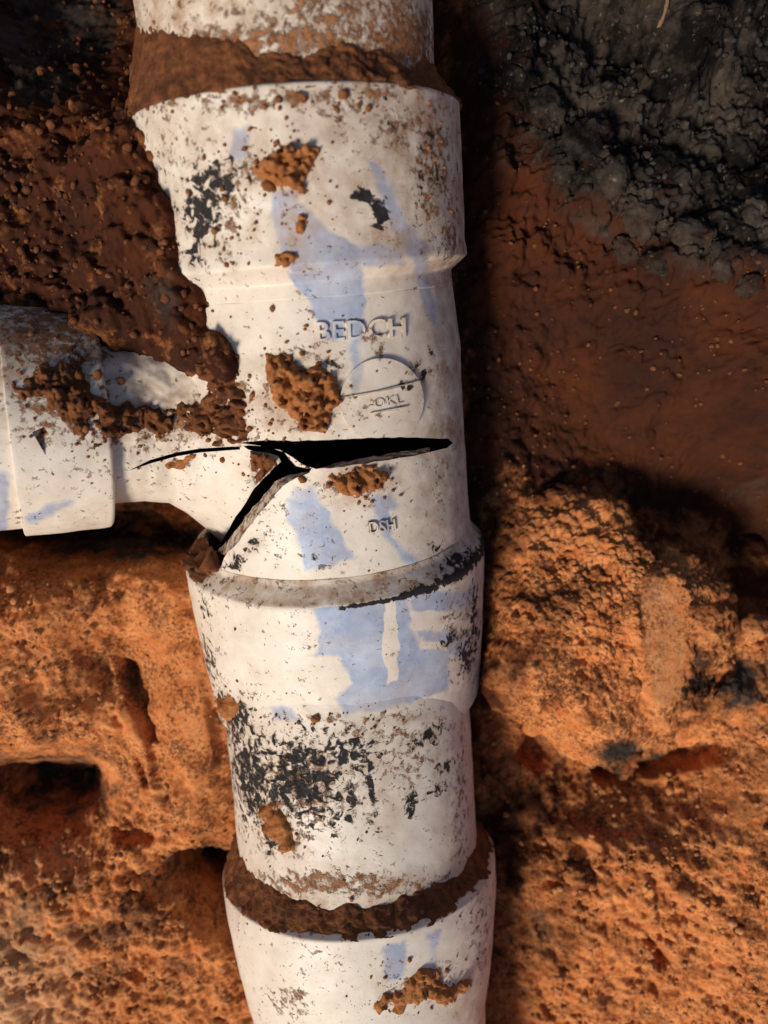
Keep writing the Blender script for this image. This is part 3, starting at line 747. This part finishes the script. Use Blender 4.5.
# ------------------------------------------------------------------ soil boulder at the right: a big block of earth with a spade-cut face
def boulder(outline, centre, depth, hgt, name, label, seed, nth=420, ns=210, facet=None):
    o = np.array(outline, float); c = np.array(centre, float)
    ang = np.arctan2(o[:, 1] - c[1], o[:, 0] - c[0]); rad = np.hypot(o[:, 0] - c[0], o[:, 1] - c[1]); k = np.argsort(ang)
    ang, rad = ang[k], rad[k]
    th = np.linspace(-np.pi, np.pi, nth + 1)[:-1]
    R = np.interp(th, np.r_[ang[-1] - 2 * np.pi, ang, ang[0] + 2 * np.pi], np.r_[rad[-1], rad, rad[0]])
    for _ in range(6): R = (np.roll(R, 1) + 2 * R + np.roll(R, -1)) / 4
    el = np.concatenate([np.linspace(-.9, .12, 40), np.linspace(.12, np.pi / 2, ns)[1:]])
    TH, EL = np.meshgrid(th, el); RR = R[None] + (R.mean() - R[None]) * np.clip(np.sin(EL), 0, 1) ** 1.5
    rr = np.cos(EL) ** .85 * RR; zz = np.sign(EL) * np.abs(np.sin(EL)) ** 1.1
    u = c[0] + rr * np.cos(TH); v = c[1] + rr * np.sin(TH)
    d = depth - np.where(zz > 0, hgt * zz, .030 * zz)
    d = d - .004 * (c[1] - v) / 100 * 1.3 * 0
    p = np.stack([(u - CX) / F * d, (CY - v) / F * d, H - d], -1)
    q = p.reshape(-1, 3) * 1000
    nrm = np.stack([np.cos(TH) * np.cos(EL), -np.sin(TH) * np.cos(EL), np.sin(EL)], -1).reshape(-1, 3)
    n = 5.5 * vnoise3(q / 24, seed) + 3.2 * vnoise3(q / 11, seed + 1)
    x, y = q[:, 0], q[:, 1]
    fine = 2.2 * crumbs(x / 9, y / 9, seed + 5) + 1.5 * crumbs(x / 4.4, y / 4.4, seed + 6) + .9 * crumbs(x / 2.2, y / 2.2, seed + 7) + .7 * vnoise3(q / 3, seed + 8) - 3.0 * sstep(.28, .6, fbm(x / 13, y / 13, 3, seed + 9))
    uu, vv = u.ravel(), v.ravel()
    if facet is not None:
        m = 1 - sstep(-9, 4, sdf(uu + 5 * fbm(uu / 20, vv / 20, 3, 3), vv + 5 * fbm(uu / 20, vv / 20, 3, 4), facet))
        fine = fine * (1 - .95 * m) + m * 1.5; n = n * (1 - .85 * m)
    q = q + nrm * (n + fine)[:, None]
    if facet is not None:                            # the spade-cut face is a true plane
        k_ = (m > .9) & (EL.ravel() > .2); Af = np.c_[q[k_, :2], np.ones(k_.sum())]; cf = np.linalg.lstsq(Af, q[k_, 2], rcond=None)[0]
        pl_z = q[:, :2] @ cf[:2] + cf[2] - .9 + .35 * fbm(x / 6, y / 6, 3, 291)
        q[:, 2] = np.where(EL.ravel() > .1, q[:, 2] * (1 - m) + pl_z * m, q[:, 2])
    Vv = np.concatenate([q / 1000, [P(c[0], c[1], depth + .03)]])
    m_, n_ = len(el), nth
    i, j = np.meshgrid(np.arange(m_ - 1), np.arange(n_), indexing='ij'); j2 = (j + 1) % n_
    Fq = np.stack([i * n_ + j, i * n_ + j2, (i + 1) * n_ + j2, (i + 1) * n_ + j], -1).reshape(-1, 4)
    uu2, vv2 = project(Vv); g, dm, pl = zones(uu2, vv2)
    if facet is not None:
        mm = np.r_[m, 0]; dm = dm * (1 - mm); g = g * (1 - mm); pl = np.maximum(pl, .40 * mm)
    ob = mesh_obj(name, Vv, Fq, M_SOIL, None, attrs={'grey': g, 'damp_shade': dm, 'pale': pl})
    bm = bmesh.new(); bm.from_mesh(ob.data); bmesh.ops.recalc_face_normals(bm, faces=bm.faces); bm.to_mesh(ob.data); bm.free()
    return tag(ob, label, 'clod')

boulder([(486, 560), (505, 505), (560, 480), (610, 500), (655, 525), (706, 568), (732, 610), (732, 665), (700, 715), (650, 752), (600, 768), (565, 752), (545, 735), (510, 722), (488, 660)],
        (600, 625), .348, .024, 'soil_boulder', 'large orange block of earth with a smooth spade-cut face, right of the pipe', 201,
        facet=[(632, 580), (655, 572), (676, 588), (688, 630), (688, 672), (668, 708), (650, 706), (640, 660), (634, 620)])

# ------------------------------------------------------------------ dirt stuck to the pipes: thick patches with their own relief
ALLP = bvh_of([upper_socket, body, lower_socket, neck, boss, top_pipe, low_pipe, coupling, collar, stub])
def cast(u, v):
    d = Vector(((u - CX) / F, (CY - v) / F, -1)).normalized()
    hit, n, i, dist = ALLP.ray_cast(Vector((0, 0, H)), d)
    return hit, n

def biggest(q, n):
    """faces of the largest connected piece"""
    lab = np.arange(n)
    while True:
        m = lab[q].min(1); new = lab.copy(); np.minimum.at(new, q.ravel(), np.repeat(m, 4)); new = new[new]
        if (new == lab).all(): break
        lab = new
    l = lab[q[:, 0]]; c = np.bincount(l); return q[l == c.argmax()]

def patch(name, label, cat, poly, thick, mat, seed, soft=9, step=1.5, rag=9, only=None, floor_=None):
    p = np.array(poly, float); u0, v0 = p.min(0) - 12; u1, v1 = p.max(0) + 12
    us, vs = np.arange(u0, u1, step), np.arange(v0, v1, step); UU, VV = np.meshgrid(us, vs); u, v = UU.ravel(), VV.ravel()
    du = rag * fbm(u / 22, v / 22, 4, seed, .6); dv = rag * fbm(u / 22, v / 22, 4, seed + 3, .6)
    s = -sdf(u + du, v + dv, poly)
    t = thick * (sstep(0, soft, s) ** .7) * (.45 + .55 * crumbs(u / 17, v / 17, seed) + .45 * crumbs(u / 8.5, v / 8.5, seed + 1) + .22 * crumbs(u / 4.6, v / 4.6, seed + 2) + .25 * fbm(u / 30, v / 30, 3, seed + 5))
    t = t - thick * .75 * sstep(.30, .5, fbm(u / 12, v / 12, 3, seed + 7)) * (s < soft * 2)
    keep = (s > -1.0)
    V, ok = np.zeros((len(u), 3)), np.zeros(len(u), bool); prev = None
    for i in np.nonzero(keep)[0]:
        h, n = cast(u[i], v[i])
        if h is None or H - h.z > .33: continue
        if n.z < 0: n = -n
        n = (n + Vector((0, 0, .5))).normalized()
        V[i] = h + n * float(t[i] - .0006 if t[i] > 0 else -.0012); ok[i] = True
    idm = np.arange(len(u)).reshape(UU.shape)
    q = np.stack([idm[:-1, :-1], idm[1:, :-1], idm[1:, 1:], idm[:-1, 1:]], -1).reshape(-1, 4)
    good = ok[q].all(1) & (t[q].max(1) > .0004)
    # drop faces that jump across a depth step
    zz = V[:, 2][q]; good &= (zz.max(1) - zz.min(1)) < .012
    q = biggest(q[good], len(u)); used, inv = np.unique(q, return_inverse=True)
    o = mesh_obj(name, V[used], inv.reshape(-1, 4), mat, None)
    return tag(o, label, cat)

patch('dirt_clump', 'large orange crumbly dirt clump stuck on the tee body above the crack', 'dirt', [(262, 352), (284, 350), (300, 368), (322, 362), (340, 378), (344, 400), (332, 416), (326, 438), (300, 430), (282, 412), (268, 392)], .0060, M_DIRT, 301)
patch('dirt_clump', 'dirt clump in the dent just below the black crack', 'dirt', [(328, 476), (350, 466), (378, 464), (390, 476), (380, 492), (356, 502), (338, 494)], .0045, M_DIRT, 311, soft=7)
patch('dirt_clump', 'brown dirt clump high on the upper socket of the tee', 'dirt', [(268, 160), (285, 146), (314, 144), (318, 160), (306, 176), (306, 192), (292, 196), (278, 182), (256, 180), (250, 168)], .0055, M_DIRT, 321, soft=7)
patch('dirt_clump', 'small orange dirt lump in the blue smear of the upper socket', 'dirt', [(295, 212), (306, 206), (310, 222), (304, 236), (294, 234)], .0042, M_DIRT, 331, soft=6, rag=5)
patch('dirt_clump', 'small ragged dirt lump resting on the shoulder step of the tee', 'dirt', [(276, 252), (290, 250), (302, 256), (292, 264), (284, 272), (276, 268)], .004, M_DIRT, 341, soft=6, rag=5)
patch('dirt_clump', 'brown dirt ridge filling the corner between branch neck and tee', 'dirt', [(84, 390), (110, 402), (150, 410), (178, 402), (205, 398), (222, 376), (234, 380), (248, 428), (264, 440), (236, 452), (212, 440), (180, 426), (160, 440), (128, 430), (104, 450), (90, 430)], .0052, M_DIRTD, 351, soft=16, rag=17)
patch('dirt_clump', 'brown dirt trail running down the left edge of the tee body to the crack', 'dirt', [(196, 318), (214, 330), (232, 362), (246, 392), (252, 436), (238, 442), (226, 404), (206, 384), (192, 376), (196, 350)], .0050, M_DIRTD, 355, soft=10, rag=9)
patch('dirt_clump', 'rust brown dirt lying over the top of the branch collar', 'dirt', [(30, 372), (62, 352), (88, 366), (100, 396), (96, 424), (78, 448), (60, 428), (48, 404), (20, 398), (8, 384)], .0042, M_DIRTD, 361, soft=18, rag=20)
def dirt_ring(name, label, ax, prof, mat, seed, amp, grow=.5, ph0=-115, ph1=115):
    """soil packed round a pipe where it enters a socket: real cross-section (along axis, radius), lumpy"""
    prof = np.array(prof, float); t = np.linspace(0, 1, 46); k = np.linspace(0, 1, len(prof))
    s0, r0 = np.interp(t, k, prof[:, 0]), np.interp(t, k, prof[:, 1])
    ph = np.radians(np.linspace(ph0, ph1, 420)); S, PH = np.meshgrid(s0, ph, indexing='ij'); Rr = np.repeat(r0[:, None], len(ph), 1)
    arc = PH * 60; sm = S * 1000; T = np.repeat(t[:, None], len(ph), 1)
    env = np.sin(np.pi * T) ** .6; s_end = prof[-1, 0]
    S = s_end + (S - s_end) * (.75 + .55 * fbm(PH * 1.7 + seed, 0 * PH, 3, seed + 9) + grow * sstep(.1, 1.1, PH))
    S = S + .0030 * fbm(arc / 14, 0 * arc + seed, 4, seed, .6) * (1 - T) + .0012 * fbm(arc / 9, 0 * arc + seed + 5, 4, seed + 3, .6) * T
    Rr = Rr + amp * env * (1.6 * fbm(arc / 16, sm / 16, 3, seed + 1) + 1.3 * crumbs(arc / 5.5, sm / 5.5, seed + 2) + .8 * crumbs(arc / 2.7, sm / 2.7, seed + 4) + .5 * fbm(arc / 2, sm / 2, 3, seed + 6) - .7)
    V = ax.pt(S, Rr, PH).reshape(-1, 3); m = len(ph)
    i, j = np.meshgrid(np.arange(len(t) - 1), np.arange(m - 1), indexing='ij')
    o = mesh_obj(name, V, np.stack([i * m + j, i * m + j + 1, (i + 1) * m + j + 1, (i + 1) * m + j], -1).reshape(-1, 4), mat)
    return tag(o, label, 'dirt')
_s = UP.s_at_v(118)
dirt_ring('dirt_ring', 'dirt heaped on the blurred pipe end above the rim of the tee', UP, [(_s - .015, .0505), (_s - .012, .0530), (_s - .007, .0558), (_s - .002, .0588), (_s + .0010, .0602), (_s + .0022, .0592)], M_DIRTD, 371, .0011, grow=1.1)
_s = LOW.s_at_v(853)
dirt_ring('dirt_ring', 'ring of brown soil packed in the mouth of the bottom coupling', LOW, [(_s - .0118, .0525), (_s - .0100, .0545), (_s - .0055, .0568), (_s - .001, .0598), (_s + .0010, .0612), (_s + .0018, .0590)], M_DIRTD, 381, .0009)
patch('dirt_clump', 'orange dirt smeared over the bottom coupling beside the blue marks', 'dirt', [(372, 1000), (395, 992), (410, 972), (436, 966), (448, 985), (470, 975), (474, 990), (444, 1004), (420, 1000), (400, 1016), (376, 1012)], .0030, M_DIRT, 391, soft=6)
patch('dirt_clump', 'dirt caught on the left side of the tarred pipe length', 'dirt', [(258, 806), (274, 800), (296, 826), (300, 850), (284, 852), (266, 838)], .0035, M_DIRT, 401, soft=7)
patch('dirt_clump', 'dirt crust along the broken corner where the branch tore from the tee', 'dirt', [(248, 448), (276, 452), (292, 464), (286, 474), (270, 474), (256, 484), (252, 470)], .0035, M_DIRTD, 411, soft=5, rag=5)
patch('dirt_clump', 'crumbly brown dirt plug at the left end of the shoulder under the torn neck', 'dirt', [(184, 556), (196, 540), (210, 538), (224, 554), (218, 572), (204, 582), (190, 580)], .0060, M_DIRTD, 415, soft=6, rag=6)
patch('dirt_clump', 'small dirt lumps on the torn branch neck along its hairline crack', 'dirt', [(166, 466), (180, 456), (192, 450), (196, 458), (182, 468), (170, 472)], .003, M_DIRT, 421, soft=5, rag=5)
patch('dirt_clump', 'dirt lump at the lower left edge of the lower socket', 'dirt', [(214, 700), (228, 694), (240, 704), (238, 722), (224, 722)], .004, M_DIRT, 431, soft=6, rag=5)

# ------------------------------------------------------------------ loose crumbs and clods
def ico(sub, seed, amp):
    bm = bmesh.new(); bmesh.ops.create_icosphere(bm, subdivisions=sub, radius=1.0)
    v = np.array([x.co[:] for x in bm.verts]); f = np.array([[q.index for q in p.verts] for p in bm.faces]); bm.free()
    n = vnoise3(v * 1.3 + seed * 7.1, seed) * amp + vnoise3(v * 2.9 + seed, seed + 1) * amp * .55
    return v * (1 + n)[:, None], f
ICO1 = [ico(1, s, .38) for s in range(6)]; ICO2 = [ico(2, s, .36) for s in range(6)]
def scatter(name, pts, rads, mat, parent=None, tmpl=ICO1):
    Vs, Fs, k = [], [], 0
    for p, r in zip(pts, rads):
        v, f = tmpl[rng.integers(len(tmpl))]
        q, _ = np.linalg.qr(rng.normal(size=(3, 3)))
        w = (v * (r * rng.uniform(.65, 1.25, 3))) @ q + p
        if np.linalg.det(q) < 0: f = f[:, ::-1]
        Vs.append(w); Fs.append(f + k); k += len(v)
    return mesh_obj(name, np.concatenate(Vs), np.concatenate(Fs), mat, parent, smooth=False)

def crumb_cloud(n, umin, umax, vmin, vmax, dens, mat, name, size):
    x = rng.uniform(-.21, .21, n * 4); y = rng.uniform(-.28, .28, n * 4)
    z = ground_z(x, y); u, v = project(np.stack([x, y, z], 1))
    k = (u > umin) & (u < umax) & (v > vmin) & (v < vmax) & (rng.random(len(x)) < dens(u, v))
    x, y, z = x[k][:n], y[k][:n], z[k][:n]
    r = np.minimum(np.exp(rng.normal(math.log(size), .5, len(x))), size * 1.9)
    o = scatter(name, np.stack([x, y, z + r * .35], 1), r, mat); o['kind'] = 'stuff'; return o

rough01 = lambda u, v: np.clip(roughness(u, v) - .35, .05, 1)
dry_d = lambda u, v: rough01(u, v) * (1 - np.clip(zones(u, v)[0] * 2 + zones(u, v)[1] * 1.7 - .25, 0, 1))
wet_d = lambda u, v: rough01(u, v) * np.clip(zones(u, v)[1] - zones(u, v)[0] * 1.6, 0, 1)
wl_d = lambda u, v: np.clip(zones(u, v)[1] - .2, 0, 1) * (u < 260) * (v < 450) * sstep(-.4, .2, fbm(u / 40, v / 40, 3, 321))
gry_d = lambda u, v: rough01(u, v) * np.clip(zones(u, v)[0] - .2, 0, 1)
crumb_cloud(5200, -40, 810, 400, 1060, lambda u, v: dry_d(u, v) * sstep(-.35, .3, fbm(u / 45, v / 45, 3, 211)), M_CRUMB, 'soil_crumbs', .00078)
crumb_cloud(700, -40, 810, 480, 1060, lambda u, v: dry_d(u, v) * sstep(-.1, .35, fbm(u / 60, v / 60, 3, 215)), M_CRUMB, 'soil_lumps', .0014)
crumb_cloud(3200, -40, 260, -40, 450, wl_d, M_DIRTD, 'bank_crumbs', .00095)
crumb_cloud(2000, -40, 810, -40, 1060, wet_d, M_DIRTD, 'damp_crumbs', .00062)
crumb_cloud(2600, 420, 810, -40, 400, gry_d, M_GREY, 'grey_crumbs', .0010)

# crumbs sticking to the pipes
pts, rads = [], []
def pipe_crumbs(cu, cv, su, sv, n, size):
    for _ in range(n):
        u, v = rng.normal(cu, su), rng.normal(cv, sv); h, nn = cast(u, v)
        if h is None: continue
        r = float(np.exp(rng.normal(math.log(size * .58), .5))); pts.append(np.array(h) + np.array([0, 0, r * .3])); rads.append(r)
for a in [(300, 390, 34, 34, 120, .0008), (358, 484, 26, 12, 70, .0007), (285, 168, 30, 22, 110, .0008), (235, 220, 16, 40, 90, .0007), (300, 104, 90, 6, 120, .0008), (240, 410, 10, 24, 60, .0009), (50, 380, 40, 40, 120, .0009),
          (330, 918, 70, 8, 120, .0008), (420, 985, 34, 14, 70, .0007), (290, 780, 40, 45, 130, .0007), (225, 710, 12, 16, 40, .0008), (270, 465, 16, 10, 50, .0007), (190, 440, 50, 16, 90, .0008), (330, 720, 70, 5, 60, .0006), (330, 600, 90, 90, 60, .0005), (330, 250, 70, 90, 70, .0005),
          (150, 50, 20, 20, 40, .0009), (440, 160, 12, 60, 60, .0008)]:
    pipe_crumbs(*a)
_k = rng.random(len(pts)) < .6
pts, rads = [p for p, q in zip(pts, _k) if q], [p for p, q in zip(rads, _k) if q]
o = scatter('pipe_crumbs', pts, rads, M_DIRTM); o['kind'] = 'stuff'

def clod(u, v, px, label, mat, seed, group=None, sink=.25):
    p = ground_point(u, v); r = px / 2 / F * (H - p[2])
    q = p + np.array([0, 0, r * (1 - 2 * sink)]) * .8
    vv, f = ico(4, seed, .34); d = vv / np.linalg.norm(vv, axis=1, keepdims=True)
    n = vnoise3(d * 5 + seed, seed + 3) * .10 + vnoise3(d * 11 + seed, seed + 4) * .06 + vnoise3(d * 23, seed + 5) * .035
    w = (vv + d * (n * 1.9)[:, None]) * np.array([1.15, .85, .6]) * r
    a = seed * 1.7; R = np.array([[math.cos(a), -math.sin(a), 0], [math.sin(a), math.cos(a), 0], [0, 0, 1]])
    w = w @ R.T + q; uu, vv2 = project(w); g, dm, pl = zones(uu, vv2)
    if 'pale stone' in label: g, dm, pl = g * 0, dm * 0, pl * 0 + .9
    if mat is M_GREY: g = np.maximum(g, .7)
    if mat is M_DIRTD: dm = np.maximum(dm, .6)
    o = mesh_obj('soil_clod', w, f, M_SOIL, None, attrs={'grey': g, 'damp_shade': dm, 'pale': pl})
    return tag(o, label, 'clod', group)

GL, GG = 'dark grey clay lump in the shaded heap at the upper right', 'grey clay lumps in the upper right heap'
for i, (u, v, s) in enumerate([(548, 112, 40), (585, 140, 44), (612, 178, 36), (560, 168, 30), (640, 215, 38), (665, 165, 26), (520, 75, 30), (600, 95, 30), (692, 235, 32), (725, 262, 34), (660, 262, 28),
                               (738, 150, 36), (705, 20, 34), (755, 215, 30), (530, 150, 24), (625, 250, 26), (752, 284, 26), (575, 60, 26)]):
    clod(u, v, s, GL, M_GREY, 500 + i, GG, sink=.5)
clod(206, 552, 24, 'crumbly brown clod wedged under the torn corner of the branch neck', M_DIRT, 540)
clod(618, 752, 40, 'grey black clod at the lower edge of the large earth block', M_GREY, 541)
clod(725, 690, 30, 'grey clod lying between the large earth block and the right edge', M_GREY, 542)
clod(575, 872, 26, 'brown clod on the soil slope right of the bottom coupling', M_DIRTD, 543)
clod(505, 842, 22, 'moist brown clod beside the tarred pipe on its right', M_DIRTD, 544)
clod(740, 625, 36, 'orange clod at the right edge beside the large earth block', M_DIRT, 545)
clod(90, 595, 26, 'reddish clod on the bank below the branch neck at left', M_DIRTD, 546)
clod(140, 905, 30, 'dark clod on the slope at lower left', M_DIRTD, 547)
_p0, _p1 = ground_point(655, 34) + np.array([0, 0, .004]), ground_point(659, -12) + np.array([0, 0, .010])
_t = np.linspace(0, 1, 14); _c = _p0 + (_p1 - _p0) * _t[:, None] + np.stack([.0012 * np.sin(_t * 5), 0 * _t, .002 * np.sin(_t * 3)], 1)
_a = np.linspace(0, 2 * math.pi, 9)[:-1]; _rad = .0008 - .0003 * _t + .0002 * np.sin(_t * 23)
_v = (_c[:, None] + np.stack([np.cos(_a), 0 * _a, np.sin(_a)], 1)[None] * _rad[:, None, None]).reshape(-1, 3)
_f = [[i * 8 + j, i * 8 + (j + 1) % 8, (i + 1) * 8 + (j + 1) % 8, (i + 1) * 8 + j] for i in range(13) for j in range(8)] + [list(range(8))[::-1], list(range(104, 112))]
tag(mesh_obj('twig', _v, _f, simple_soil('pale_bark', (.16, .095, .055), (.30, .19, .11)), None), 'thin pale twig sticking out of the dark heap at the top edge', 'twig')
